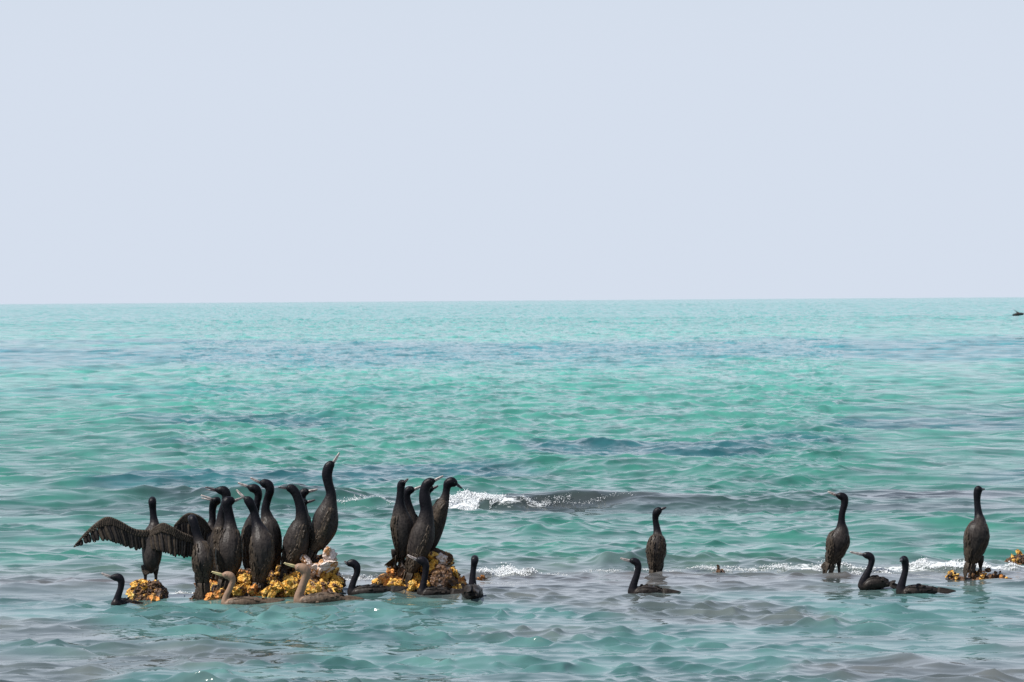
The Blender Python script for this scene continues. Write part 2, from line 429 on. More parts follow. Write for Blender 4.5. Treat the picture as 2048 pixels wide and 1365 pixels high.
mm = N(n, 'ShaderNodeMath', operation='MULTIPLY'); n.links.new(nz2.outputs['Fac'], mm.inputs[0]); n.links.new(ch.outputs['Fac'], mm.inputs[1])
ma = N(n, 'ShaderNodeMath', operation='MULTIPLY_ADD'); n.links.new(mm.outputs[0], ma.inputs[0]); ma.inputs[1].default_value = 320.0; n.links.new(nz.outputs['Fac'], ma.inputs[2])
n.links.new(ma.outputs[0], bp.inputs['Height'])
n.links.new(bp.outputs[0], b.inputs['Normal'])
nf = N(n, 'ShaderNodeTexNoise'); nf.inputs['Scale'].default_value = 16; nf.inputs['Detail'].default_value = 6; nf.inputs['Roughness'].default_value = 0.7
n.links.new(mp.outputs[0], nf.inputs['Vector'])
su = N(n, 'ShaderNodeMath', operation='ADD'); n.links.new(nf.outputs['Fac'], su.inputs[0]); n.links.new(fa.outputs['Fac'], su.inputs[1])
fm = ramp(n, [(0.92, (0, 0, 0)), (1.12 if False else 1.0, (1, 1, 1))], su.outputs[0])
mul = N(n, 'ShaderNodeMath', operation='MULTIPLY'); n.links.new(su.outputs[0], mul.inputs[0]); mul.inputs[1].default_value = 0.8
n.links.new(mul.outputs[0], fm.inputs[0]); fm.color_ramp.elements[0].position = 0.74; fm.color_ramp.elements[1].position = 0.92
nb_ = N(n, 'ShaderNodeTexNoise'); nb_.inputs['Scale'].default_value = 1.6; nb_.inputs['Detail'].default_value = 5; n.links.new(mp.outputs[0], nb_.inputs['Vector'])
br = ramp(n, [(0.32, (0.55, 0.62, 0.62)), (0.5, (1, 1, 1)), (0.68, (1.45, 1.35, 1.30))], nb_.outputs['Fac'])
bc = mixc(n, at.outputs['Color'], br.outputs[0], 1.0, 'MULTIPLY')
c = mixc(n, bc, (0.80, 0.82, 0.82), fm.outputs[0])
n.links.new(c, b.inputs['Base Color'])
rr = N(n, 'ShaderNodeMapRange'); n.links.new(fm.outputs[0], rr.inputs[0]); rr.inputs[3].default_value = 0.05; rr.inputs[4].default_value = 0.6
n.links.new(rr.outputs[0], b.inputs['Roughness'])
b.inputs['IOR'].default_value = 1.33
M_WATER = mt
sea = build_water(); sea.data.materials.append(M_WATER); tag(sea, 'turquoise choppy shallow sea reaching to the horizon', None, None, 'structure')

# ------------------------------------------------------------------ rocks
def ico(sub):
    import bmesh
    bm = bmesh.new(); bmesh.ops.create_icosphere(bm, subdivisions=sub, radius=1.0)
    v = [x.co.copy() for x in bm.verts]; f = [tuple(q.index for q in p.verts) for p in bm.faces]
    bm.free(); return v, f
ICO2 = ico(2); ICO3 = ico(3); ICO1 = ico(1)
from mathutils import noise as mnoise
def lump_mesh(seed, sub=ICO3, rugged=0.62):
    v, f = sub; off = Vector((seed*13.1, seed*7.7, seed*3.3)); out = []
    for p in v:
        d = 1 + rugged * mnoise.noise(p*1.3 + off) + rugged*0.9*(0.35 - abs(mnoise.noise(p*2.6 + off*2))*1.6) + rugged*0.5*mnoise.noise(p*6.3 + off)
        # cut faces make it stone rather than ball
        out.append(p * d)
    for k in range(4):
        nn = Vector((math.sin(seed*3+k*2.1), math.cos(seed*1.7+k*1.3), math.sin(seed+k*4.4))).normalized()
        out = [p - nn * max(0, p.dot(nn) - 0.68) * 0.8 for p in out]
    me = bpy.data.meshes.new('coral_lump'); me.from_pydata([tuple(p) for p in out], [], f); me.update()
    return me
LUMPS = {}
for mname, mat in (('ochre', M_OCHRE), ('orange', M_ORANGE), ('brown', M_BROWNROCK), ('white', M_WHITEROCK)):
    LUMPS[mname] = []
    for s in range(5):
        me = lump_mesh(s + len(mname)*5); me.materials.append(mat); LUMPS[mname].append(me)

def lump(parent, pos, r, kind, flat=0.8):
    me = random.choice(LUMPS[kind])
    o = bpy.data.objects.new('coral_lump', me); COL.objects.link(o)
    o.parent = parent; o.location = pos - parent.location
    o.rotation_euler = (random.uniform(0, 6.3), random.uniform(0, 6.3), random.uniform(0, 6.3))
    o.scale = (r*random.uniform(0.8, 1.3), r*random.uniform(0.8, 1.25), r*random.uniform(0.65, 1.0))
    return o

class Outcrop:
    """a knob of reef rock: a rugged base mass with lumps grown over it"""
    def __init__(s, label, prof, Y0, Y1, Yt, count, rr, kinds, group=None):
        s.prof = prof; Yn = Yt
        xs = [p[0] for p in prof]
        c = P(sum(xs)/len(xs), 1000, (Y0+Y1)/2); Y0, Y1, Yt = Y0*S, Y1*S, Yt*S; s.Y0 = Y0; s.Y1 = Y1; s.Yt = Yt; s.root = empty('rock_outcrop', Vector((c.x, c.y, 0)))
        tag(s.root, label, 'rock', group)
        s.x0 = P(xs[0], 1000, Yn).x; s.x1 = P(xs[-1], 1000, Yn).x
        s.px = np.array([P(p[0], p[1], Yn).x for p in prof]); s.pz = np.array([P(p[0], p[1], Yn).z for p in prof])
        nx, ny = max(8, int((s.x1-s.x0)/0.03)), max(8, int((Y1-Y0)/0.03))
        v = []; f = []
        for j in range(ny+1):
            for i in range(nx+1):
                x = s.x0 + (s.x1-s.x0)*i/nx; y = Y0 + (Y1-Y0)*j/ny
                z = s.h(x, y) - 0.02
                q = Vector((x*9, y*9, 0)); z += 0.035*mnoise.noise(q) + 0.02*mnoise.noise(q*2.7)
                if i in (0, nx) or j in (0, ny): z = -0.25
                v.append(Vector((x + 0.02*mnoise.noise(q + Vector((5, 0, 0))), y, z)) - s.root.location)
        for j in range(ny):
            for i in range(nx):
                a = j*(nx+1)+i; f.append((a, a+1, a+nx+2, a+nx+1))
        f.append(tuple([j*(nx+1) for j in range(ny+1)] + [ny*(nx+1)+i for i in range(1, nx+1)] + [j*(nx+1)+nx for j in range(ny-1, -1, -1)] + [i for i in range(nx-1, 0, -1)]))
        mesh_obj('base_rock', v, f, M_BASEROCK, s.root)
        for k in range(count):
            x = random.uniform(s.x0, s.x1); y = Y0 + (Y1-Y0)*random.random()**1.25
            z = s.h(x, y)
            if z < -0.03: continue
            r = rr[0] + (rr[1]-rr[0])*random.random()**1.6
            kd = kinds(x, y, z, s)
            if z < 0.035 and random.random() < 0.55: kd = 'brown'
            lump(s.root, Vector((x, y, z - r*0.25 + random.uniform(-0.012, 0.018))), r, kd)
    def crust(s, n, mat):
        mb = MB()
        for k in range(n):
            x = random.uniform(s.x0, s.x1); y = s.Y0 + (s.Y1-s.Y0)*random.random()**1.4; z = s.h(x, y)
            if z < -0.02: continue
            r = random.uniform(0.007, 0.019); c = Vector((x, y, z + random.uniform(-0.005, 0.032)))
            sx = Vector((random.uniform(0.7, 1.4), random.uniform(0.7, 1.4), random.uniform(0.6, 1.2)))
            mb.add([c + Vector((p.x*sx.x, p.y*sx.y, p.z*sx.z))*r*random.uniform(0.7, 1.25) for p in ICO2[0]], ICO2[1])
        o = mb.build('coral_crust', mat, s.root, s.root.location, False); o['kind'] = 'stuff'
    def h(s, x, y):
        top = float(np.interp(x, s.px, s.pz))
        u = (y - s.Y0) / max(1e-6, s.Yt - s.Y0)
        k = min(1, max(0, u)) if y < s.Yt else min(1, max(0, (s.Y1 - y) / max(1e-6, s.Y1 - s.Yt)))
        e = min(1, (x - s.x0)/0.05, (s.x1 - x)/0.05)
        return -0.06 + (top + 0.06) * (k*(2-k)) * max(0.0, e)**0.5
    def perch(s, p, kind=None):
        lump(s.root, p + Vector((0, 0, -0.045)), 0.055, kind or random.choice(['ochre', 'brown', 'orange']))

def pick(*w):
    ks = [a for a, _ in w]; ws = [b for _, b in w]; return random.choices(ks, ws)[0]
R1 = Outcrop('small square ochre rock under the cormorant that spreads its wings', [(262, 1185), (268, 1172), (300, 1170), (318, 1172), (328, 1186)], 43.55, 44.15, 43.75, 80, (0.022, 0.062),
             lambda x, y, z, s: pick(('ochre', 5), ('orange', 1), ('brown', 1)) if x < (s.x0+s.x1)/2 - 0.01 else pick(('brown', 5), ('orange', 1)))
R2 = Outcrop('largest yellow coral rock with a white crown under the crowd of cormorants',
             [(368, 1204), (405, 1190), (440, 1172), (470, 1150), (500, 1150), (540, 1150), (575, 1138), (605, 1128), (630, 1124), (660, 1128), (676, 1150), (686, 1185)], 43.58, 45.4, 44.30, 330, (0.014, 0.056),
             lambda x, y, z, s: pick(('white', 5), ('ochre', 3), ('brown', 1)) if (x > px_x(598, 44.2) and z > 0.13) else pick(('ochre', 6), ('orange', 2.4), ('brown', 2.6), ('white', 0.4)))  # brown lumps are wet rock and also stand in for shaded gaps
R3 = Outcrop('brown and yellow rock with an upright block under the smaller bunch of cormorants',
             [(738, 1182), (760, 1165), (800, 1145), (840, 1135), (858, 1118), (872, 1112), (890, 1116), (903, 1130), (912, 1160), (935, 1180)], 44.30, 45.7, 44.80, 230, (0.014, 0.054),
             lambda x, y, z, s: pick(('brown', 6), ('ochre', 2)) if (px_x(872, 44.5) < x < px_x(915, 44.5) and y < 44.7*S) else pick(('ochre', 5), ('orange', 3), ('brown', 2)))
R4 = Outcrop('lone brown stone just breaking the surface right of the middle', [(1422, 1146), (1432, 1137), (1446, 1134), (1456, 1142)], 47.1, 47.6, 47.3, 12, (0.012, 0.026),
             lambda x, y, z, s: pick(('orange', 2), ('brown', 3)))
R5 = Outcrop('low orange rock awash under the rightmost standing cormorant', [(1886, 1166), (1905, 1153), (1925, 1151), (1945, 1149), (1975, 1148), (2002, 1152), (2024, 1166)], 45.5, 46.4, 45.9, 40, (0.016, 0.034),
             lambda x, y, z, s: pick(('orange', 5), ('ochre', 3), ('brown', 1.5)))
R6 = Outcrop('yellow rock cut off by the right edge of the photo', [(2020, 1126), (2026, 1114), (2038, 1109), (2056, 1112), (2070, 1126)], 48.7, 49.5, 49.0, 30, (0.02, 0.042),
             lambda x, y, z, s: pick(('ochre', 5), ('orange', 2), ('brown', 1)))
R7 = Outcrop('few small orange stones awash beside the bird swimming straight away', [(944, 1160), (955, 1155), (966, 1154), (978, 1160)], 46.3, 46.8, 46.5, 9, (0.015, 0.03),
             lambda x, y, z, s: pick(('orange', 4), ('brown', 2)))

R1.crust(70, M_BASEROCK); R1.crust(60, M_CRUST)
R2.crust(420, M_CRUST); R2.crust(160, M_BASEROCK)
R3.crust(220, M_CRUST); R3.crust(180, M_BASEROCK)
R5.crust(40, M_BASEROCK); R5.crust(24, M_CRUST); R6.crust(40, M_CRUST)
# stones standing proud at known spots
for (px, py, Y, r, kd) in [(612, 1122, 44.05, 0.05, 'white'), (657, 1118, 44.1, 0.055, 'white'), (650, 1132, 43.95, 0.06, 'white'), (636, 1138, 43.9, 0.05, 'white'), (664, 1108 + 8, 44.15, 0.04, 'white'),
                           (645, 1172, 43.7, 0.05, 'ochre'), (625, 1180, 43.62, 0.055, 'ochre'), (585, 1172, 43.65, 0.055, 'ochre'), (555, 1175, 43.65, 0.055, 'ochre'), (535, 1188, 43.55, 0.05, 'ochre'),
                           (490, 1160, 43.8, 0.06, 'ochre'), (480, 1180, 43.62, 0.055, 'ochre'), (435, 1190, 43.55, 0.05, 'orange'), (420, 1199, 43.5, 0.045, 'orange'), (505, 1180, 43.6, 0.05, 'orange'), (670, 1172, 43.75, 0.045, 'ochre')]:
    lump(R2.root, P(px, py, Y), r, kd)
for (px, py, Y, r, kd) in [(868, 1114, 44.5, 0.055, 'ochre'), (880, 1120, 44.5, 0.05, 'white'), (893, 1118, 44.55, 0.05, 'brown'), (885, 1145, 44.4, 0.075, 'brown'), (895, 1160, 44.3, 0.07, 'brown'), (880, 1165, 44.3, 0.07, 'brown'),
                           (862, 1135, 44.45, 0.05, 'ochre'), (905, 1145, 44.45, 0.045, 'ochre'), (770, 1160, 44.5, 0.05, 'orange'), (790, 1170, 44.35, 0.05, 'ochre'), (820, 1175, 44.25, 0.05, 'ochre'), (850, 1172, 44.25, 0.05, 'ochre'), (915, 1178, 44.3, 0.045, 'ochre'), (880, 1118 - 8, 44.6, 0.05, 'brown')]:
    lump(R3.root, P(px, py, Y), r, kd)

# ------------------------------------------------------------------ cormorants
def remeshed(mb, voxel, smooth=3):
    me = bpy.data.meshes.new('tmp'); me.from_pydata([tuple(p) for p in mb.v], [], mb.f); me.update()
    ob = bpy.data.objects.new('tmp', me); COL.objects.link(ob)
    md = ob.modifiers.new('r', 'REMESH'); md.mode = 'VOXEL'; md.voxel_size = voxel
    if smooth:
        sm = ob.modifiers.new('s', 'SMOOTH'); sm.iterations = smooth; sm.factor = 0.5
    dg = bpy.context.evaluated_depsgraph_get(); dg.update()
    out = bpy.data.meshes.new_from_object(ob.evaluated_get(dg))
    bpy.data.objects.remove(ob); bpy.data.meshes.remove(me)
    return out

STAND = 'cormorants standing on the rocks'
SWIM = 'cormorants swimming in front of the rocks'

def cormorant(label, Y, spine, bill, nb, dorsal, tail=None, legs=(), rock=None, young=False, group=STAND, billmat=None, gape=False, wings=(1, 1), swim=False, yscale=0.92, wingfat=1.0):
    """spine: (photo x, photo y, radius px, extra depth m) from tail base to face; bill: base and tip;
       nb: index of the spine point at the neck base; dorsal: direction the back faces (x, y, z)"""
    k = Y / F
    body = [(*P(s[0], s[1], Y + (s[3]/S if len(s) > 3 else 0)), s[2]*k) for s in spine]
    dense = catmull(body, 6)
    pts = [Vector(d[:3]) for d in dense]; rad = [max(0.004, d[3]) for d in dense]
    base = Vector((pts[0].x, pts[0].y, 0))
    if legs: base = P(*legs[0][1][:2], Y)
    root = empty('cormorant', base)
    tag(root, label, 'cormorant', group)
    mb = MB(); mb.tube(pts, rad, 14, Vector((0, 1, 0)), yscale)
    # rounded ends
    vv, ff = ICO2
    for i, kk in ((0, 0.9), (-1, 0.98)):
        mb.add([pts[i] + p * rad[i] * kk for p in vv], ff)
    # face: forehead and chin running into the bill
    b0 = P(bill[0][0], bill[0][1], Y + (bill[0][2] if len(bill[0]) > 2 else spine[-1][3] if len(spine[-1]) > 3 else 0)/S)
    b1 = P(bill[1][0], bill[1][1], Y + (bill[1][2] if len(bill[1]) > 2 else spine[-1][3] if len(spine[-1]) > 3 else 0)/S)
    mb.tube([pts[-1], pts[-1].lerp(b0, 0.6), b0.lerp(b1, 0.06)], [rad[-1]*0.95, rad[-1]*0.72, 0.011], 10)
    # legs: feathered thigh, shank, webbed foot with toes
    for (a, bft, *dd) in legs:
        dz = dd[0]/S if dd else 0.0
        A = P(a[0], a[1], Y + dz); B = P(bft[0], bft[1], Y + dz)
        knee = A.lerp(B, 0.45) + Vector((0, 0.012, 0))
        mb.tube([A + (A - B)*0.35, A, knee, B + Vector((0, 0, 0.006))], [0.030, 0.026, 0.0125, 0.0105], 10)
        fd = Vector((-dorsal[0], -dorsal[1], 0)); fd = fd.normalized() if fd.length > 0.1 else Vector((0, 1, 0))
        for ang in (-0.45, 0, 0.45, 2.6):
            d = Matrix.Rotation(ang, 3, 'Z') @ fd
            L = 0.075 if abs(ang) < 1 else 0.035
            mb.tube([B + Vector((0, 0, 0.004)), B + d*L*0.6 + Vector((0, 0, 0.004)), B + d*L + Vector((0, 0, -0.004))], [0.011, 0.0085, 0.006], 8)
    me = remeshed(mb, 0.0052, 2)
    # how far along the bird each point lies: plain neck and head against the scaly mantle
    co = np.empty(len(me.vertices)*3); me.vertices.foreach_get('co', co); co = co.reshape(-1, 3)
    PA = np.array([tuple(p) for p in pts]); nbd = nb*6; N_ = len(pts)
    par = np.interp(np.arange(N_), [0, nbd, N_-1], [0, 0.62, 1.0])
    idx = np.argmin(((co[:, None, :] - PA[None]) ** 2).sum(-1), 1)
    al = par[idx]
    at = me.attributes.new('along', 'FLOAT', 'POINT'); at.data.foreach_set('value', al.astype(np.float32))
    co -= np.array(base); me.vertices.foreach_set('co', co.ravel()); me.update()
    me.polygons.foreach_set('use_smooth', np.ones(len(me.polygons), bool))
    me.name = 'body'; me.materials.clear(); me.materials.append(M_BROWN if young else M_WET if swim else M_BLACK)
    bo = bpy.data.objects.new('body', me); COL.objects.link(bo); bo.parent = root
    # bill: upper and lower mandible, hooked tip
    bm = billmat or (M_BILLYEL if young else M_BILL)
    d = (b1 - b0); L = d.length; dn = d.normalized(); upv = Vector((0, 0, 1)); upv = (upv - dn*upv.dot(dn)).normalized()
    if dn.z > 0.6: upv = Vector((-abs(dn.z), 0, dn.x)) if dn.x > 0 else Vector((abs(dn.z), 0, -dn.x)); upv.normalize()
    u = MB(); g = 0.16 if gape else 0.0
    u.tube([b0 - dn*0.012, b0 + dn*L*0.3 + upv*0.002, b0 + dn*L*0.8 + upv*0.001, b0 + dn*L*0.95 + upv*0.001, b0 + dn*L + upv*-0.006], [0.0095, 0.0072, 0.0056, 0.0052, 0.0028], 8)
    up = u.build('bill', bm, root, base)
    lo = MB(); ld = (dn - upv*g).normalized()
    lo.tube([b0 - dn*0.012 - upv*0.006, b0 + ld*L*0.35 - upv*0.0065, b0 + ld*L*0.9 - upv*0.005], [0.0075, 0.0058, 0.0032], 8)
    lo.build('lower_mandible', bm, up, base)
    # eyes on both sides of the head
    hd = pts[-1]; sv = dn.cross(upv)
    for sg in (-1, 1):
        e = MB(); c = hd.lerp(b0, 0.35) + sv*(sg*rad[-1]*0.80) + upv*0.004
        e.add([c + p*0.0048 for p in ICO1[0]], ICO1[1]); e.build('eye', M_EYE, root, base)
    # folded wings, with the long flight feathers reaching past the rump
    D = Vector(dorsal).normalized()
    wm = M_BROWNWING if young else M_WET if swim else M_WING
    for sg, on in zip((-1, 1), wings):
        if not on: continue
        w = MB(); rings = []; NP = 16; tipi = None
        for j in range(NP):
            q = j/(NP-1)
            f_ = (nb - 0.25) * (1 - q) * 6
            i = int(min(max(f_, 0), len(pts)-2)); fr = min(max(f_ - i, 0), 1)
            C = pts[i].lerp(pts[i+1], fr); r = rad[i]*(1-fr) + rad[i+1]*fr
            T = (pts[min(i+2, len(pts)-1)] - pts[max(i-2, 0)]).normalized()
            dd = (D - T*D.dot(T)).normalized(); sd = T.cross(dd)*sg
            phi = math.radians(78 - 50*q**1.2)
            nn = dd*math.cos(phi) + sd*math.sin(phi); tt = T.cross(nn)
            rr = max(r, 0.030*(1-q))
            W = 0.058*wingfat*(math.sin(math.pi*min(1, 0.10 + q*0.95))**0.6)*(1-0.45*q) + 0.004
            th = 0.017*(1-q*0.7)*math.sin(math.pi*min(1, 0.10+q*0.88))**0.5 + 0.003
            cc = C + nn*(rr*0.85*(1 if abs(nn.y) < 0.6 else yscale)) - T*(0.045*q*q)
            rings.append([cc + tt*(math.cos(2*math.pi*m_/12)*W) + nn*(math.sin(2*math.pi*m_/12)*th - min(0.66*(math.cos(2*math.pi*m_/12)*W)**2/max(rr, 0.03), rr*0.8)) for m_ in range(12)])
            if j == NP-3: tipi = (cc.copy(), T.copy(), nn.copy(), tt.copy())
        w.loft(rings)
        cc, T, nn, tt = tipi
        for z in range(5):
            o = (z-2)*0.006
            w.blade(cc + tt*o*1.5 + nn*(0.004 + 0.0015*z), cc - T*(0.085 + 0.012*z) + tt*o + nn*0.004, 0.018, nn)
        wo_ = w.build('wing', wm, root, base)
        # rows of mantle and scapular feathers lying over the wing
        sc = MB()
        for j in range(0, NP-4):
            for m_ in range(1, 6):
                if random.random() < (0.7 if swim else 0.15): continue
                a = rings[j][m_]; bb = rings[min(j+2, NP-1)][m_]
                a2 = a.lerp(bb, random.uniform(-0.25, 0.35)) + (rings[j][m_+1] - a)*random.uniform(-0.6, 0.6); nrm = (rings[j][m_] - sum(rings[j], Vector())/12)
                if nrm.length < 1e-5: continue
                cen = sum(rings[j], Vector())/12; nn2 = (rings[j][3] - cen).normalized()
                sc.blade(a2 - nn2*0.003, a2 + (bb - a2)*random.uniform(0.55, 0.95) + nn2*random.uniform(-0.0005, 0.0012), random.uniform(0.018, 0.026), nn2, 0.0006, 0.4)
        sc.build('covert_feathers', wm, wo_, base)['kind'] = 'stuff'
    # tail: a fan of stiff feathers
    if tail is not None:
        t1 = P(tail[0], tail[1], Y + (tail[2]/S if len(tail) > 2 else 0)); t0 = pts[0].lerp(pts[min(3, len(pts)-1)], 0.5)
        d = t1 - t0; L = d.length; d.normalize(); dd = (D - d*D.dot(d)); dd.normalize(); sd = d.cross(dd)
        t = MB()
        for z in range(9):
            an = (z-4)/4*0.20
            v = (d*math.cos(an) + sd*math.sin(an))
            t.blade(t0 + sd*(z-4)*0.004 + dd*(0.002*(z % 2)), t0 + sd*(z-4)*0.003 + v*L*(1 - 0.10*abs(z-4)/4*random.uniform(0.3, 2.2)), 0.011 if swim else 0.015, dd, 0.0015, 0.18)
        t.build('tail', wm, root, base)
    if rock:
        for (a, bft, *dd) in legs:
            rock.perch(P(bft[0], bft[1], Y + (dd[0]/S if dd else 0)))
    root['_y'] = Y
    del root['_y']
    return root, base, pts, rad

def spread_wing(root, base, Y, lead, trail, nf, mat, n_=Vector((-0.1, -1, 0.25)), cov=0.38):
    """open wing: arm with coverts along the leading edge, flight feathers fanning to the trailing edge"""
    lp = [Vector(p) for p in catmull([tuple(P(a[0], a[1], Y + a[2]/S)) for a in lead], 8)]
    tp = [Vector(p) for p in catmull([tuple(P(a[0], a[1], Y + a[2]/S)) for a in trail], 8)]
    def at(L, u):
        f = u*(len(L)-1); i = int(min(f, len(L)-2)); return L[i].lerp(L[i+1], f-i)
    n_ = n_.normalized()
    w = MB(); rings = []
    for j in range(22):
        u = j/21; a = at(lp, u); t = at(tp, u); c = t - a; m0 = a + c*(cov*(0.5)*(1-0.55*u)); W = c*(cov*0.5*(1-0.45*u))
        th = 0.0065*(1-0.7*u) + 0.0015
        rings.append([m0 + W*math.cos(2*math.pi*q/10) + n_*(math.sin(2*math.pi*q/10)*th) for q in range(10)])
    w.loft(rings)
    wo_ = w.build('wing', mat, root, base)
    for j in range(nf):
        u = (j+0.5)/nf
        a = at(lp, u); t = at(tp, u); c = t - a
        s = MB(); lift = n_*(0.0025*(j % 3) - 0.006)
        wid = ((at(tp, min(1, u+0.5/nf)) - at(tp, max(0, u-0.5/nf))).length)*1.25 + 0.004
        sweep = (at(tp, min(1, u+0.06)) - at(tp, u))*0.5
        s.blade(a + c*0.12 + lift, a + c*random.uniform(0.92, 1.04) + sweep*random.uniform(0.6, 1.4) + lift, max(0.015, min(wid*1.15, 0.034)), n_, 0.0012, 0.30, 0.02)
        s.build('feather', M_WET if u > 0.72 else (mat, M_BLACK, mat, M_WET)[j % 4], wo_, base)
    sc = MB()
    for row in range(3):
        for j in range(34):
            u = (j+0.5*(row % 2))/34.5; a = at(lp, u); t = at(tp, u); c = t - a
            k0 = 0.01 + row*0.09*(1-0.3*u)
            sc.blade(a + c*k0 + n_*(0.008*(1-0.6*u) - row*0.001), a + c*(k0+random.uniform(0.13, 0.18)) + n_*(0.009*(1-0.6*u)), 0.016, n_, 0.0007, 0.3)
    sc.build('covert_feathers', mat, wo_, base)['kind'] = 'stuff'
    return wo_

BACK = (0.0, -1.0, 0.35)         # back turned to the eye
# A: the bird drying its wings
r, bse, _, _ = cormorant('cormorant holding both wings spread, alone on the small square rock', 43.85,
    [(302, 1140, 9), (303, 1130, 16), (304, 1112, 20), (304.5, 1090, 21, 0.02), (306, 1068, 19, 0.03), (308.5, 1050, 11, 0.05), (307, 1034, 7.5, 0.06), (305.6, 1018, 7.2, 0.06), (304.6, 1004, 8.4, 0.05), (304.8, 1000, 7.5, 0.08)],
    [(305, 1000, 0.11), (306, 1003, 0.18)], 5, BACK, tail=(285, 1146, -0.05), legs=[((290, 1140), (291, 1168)), ((311, 1138), (312, 1168), 0.03)], rock=R1, wings=(0, 0))
spread_wing(r, bse, 43.82, [(300, 1060, 0), (270, 1058, -0.02), (240, 1042, -0.04), (216, 1034, -0.05), (196, 1043, -0.06), (170, 1066, -0.07), (148, 1092, -0.08)],
            [(302, 1100, -0.02), (280, 1101, -0.04), (256, 1096, -0.06), (240, 1090, -0.08), (216, 1081, -0.09), (185, 1086, -0.09), (150, 1094, -0.09)], 24, M_WING)
spread_wing(r, bse, 43.80, [(300, 1062, 0), (312, 1052, -0.02), (327, 1046, -0.03), (345, 1054, -0.02), (365, 1065, 0.0), (384, 1073, 0.02), (396, 1084, 0.04)],
            [(303, 1098, -0.03), (316, 1102, -0.06), (330, 1107, -0.06), (346, 1112, -0.05), (360, 1115, -0.03), (378, 1118, 0.0), (394, 1112, 0.02)], 20, M_WING, Vector((0.25, -1, 0.3)))
# C: neck cut by the wing behind
cormorant('leftmost cormorant of the crowd, back turned, under the tip of the spread wing', 43.58,
    [(407, 1165, 9), (406, 1150, 15), (405, 1138, 19), (405, 1120, 22), (404, 1100, 18, 0.02), (398, 1084, 11, 0.04), (393, 1066, 9, 0.05), (389, 1050, 8.5, 0.05), (385, 1040, 9, 0.06), (383, 1037, 8, 0.09)],
    [(382, 1037, 0.12), (377, 1034, 0.19)], 5, BACK, tail=(396, 1204, -0.05), legs=[((396, 1160), (394, 1192), 0.05), ((413, 1158), (415, 1190), 0.05)], rock=R2, billmat=M_BILLDARK)
# B: half open wing behind C
r, bse, _, _ = cormorant('cormorant at the back left of the crowd with one wing half raised', 44.55,
    [(412, 1138, 10), (414, 1120, 17), (417, 1098, 21), (419, 1075, 20), (422, 1056, 12, 0.03), (425, 1040, 7.5, 0.04), (425, 1020, 7.5, 0.04), (428, 1006, 9, 0.03), (434, 1002, 9, 0.02), (431, 1001, 7)],
    [(424, 999), (402, 991)], 4, (0.5, -0.8, 0.3), tail=(400, 1165), legs=[((408, 1135), (406, 1160)), ((424, 1135), (424, 1160), 0.05)], rock=R2, gape=True, wings=(0, 1))
spread_wing(r, bse, 44.50, [(424, 1062, 0), (412, 1042, -0.03), (397, 1031, -0.05), (380, 1026, -0.06), (366, 1032, -0.07), (356, 1042, -0.08), (348, 1052, -0.09)],
            [(420, 1100, -0.02), (405, 1098, -0.05), (392, 1090, -0.07), (380, 1082, -0.08), (370, 1074, -0.09), (360, 1064, -0.10), (350, 1055, -0.1)], 16, M_WING)
# E
cormorant('cormorant with raised dark head and bill to the left, behind the broad backed bird', 44.45,
    [(436, 1138, 10), (437, 1118, 18), (440, 1095, 22), (442, 1070, 20), (443, 1048, 13), (444, 1028, 9), (450, 1008, 8.5), (453, 992, 9.5), (449, 983, 10), (442, 981, 9)],
    [(431, 980), (411, 974.6)], 4, (0.7, -0.6, 0.3), tail=(428, 1160), legs=[((430, 1132), (430, 1158)), ((443, 1132), (444, 1158), 0.05)], rock=R2, gape=True, billmat=M_BILLDARK)
# D
cormorant('broad backed cormorant with its back turned, bill pointing right', 43.95,
    [(451, 1156, 11), (453, 1146, 18), (457, 1128, 26), (458, 1104, 28), (460, 1080, 24, 0.02), (461, 1056, 14, 0.05), (459, 1034, 10, 0.06), (455, 1016, 10, 0.06), (454, 1005, 11, 0.06), (461, 1002, 9.5, 0.07)],
    [(468, 1002, 0.09), (484, 996, 0.12)], 5, BACK, tail=(442, 1176, -0.05), legs=[((444, 1152), (442, 1174), 0.04), ((462, 1152), (464, 1172), 0.04)], rock=R2)
# G
cormorant('cormorant with the middle of three stepped heads, bill left, half hidden by two birds', 44.7,
    [(498, 1135, 10), (499, 1118, 15), (499, 1096, 18), (499, 1072, 18), (502, 1050, 14), (509, 1028, 9), (514, 1006, 7.5), (517, 990, 8), (512, 979, 9.5), (505, 977, 9)],
    [(496, 973), (476, 966)], 4, (0.5, -0.8, 0.3), tail=(494, 1158), legs=[((492, 1128), (492, 1152)), ((504, 1128), (505, 1152), 0.05)], rock=R2)
# H
cormorant('cormorant with highest left facing head in the crowd, pale bill, neck curved', 44.35,
    [(544, 1136, 10), (545, 1120, 16), (543, 1100, 20), (541, 1078, 22), (538, 1056, 20), (534, 1036, 13.5, 0.02), (531, 1018, 9, 0.02), (535, 999, 8.3, 0.02), (540, 982, 9), (537, 971, 10), (529, 967, 9.5)],
    [(520, 965), (501, 956)], 5, (0.45, -0.85, 0.3), tail=(548, 1162), legs=[((536, 1130), (536, 1152)), ((552, 1130), (552, 1150), 0.05)], rock=R2)
# F
cormorant('cormorant with back turned at crowd front, thin neck leaning left, bill raised', 43.8,
    [(518, 1160, 9), (519, 1152, 14), (522, 1138, 20), (524, 1114, 25), (524, 1090, 25), (520, 1066, 18, 0.03), (513, 1045, 10.5, 0.05), (508, 1024, 8.5, 0.06), (501, 1008, 9.5, 0.05), (496, 1001, 9, 0.05)],
    [(489, 996, 0.05), (473, 980, 0.06)], 5, BACK, tail=(512, 1178, -0.06), legs=[((512, 1154), (510, 1166), 0.05), ((529, 1154), (531, 1166), 0.05)], rock=R2)
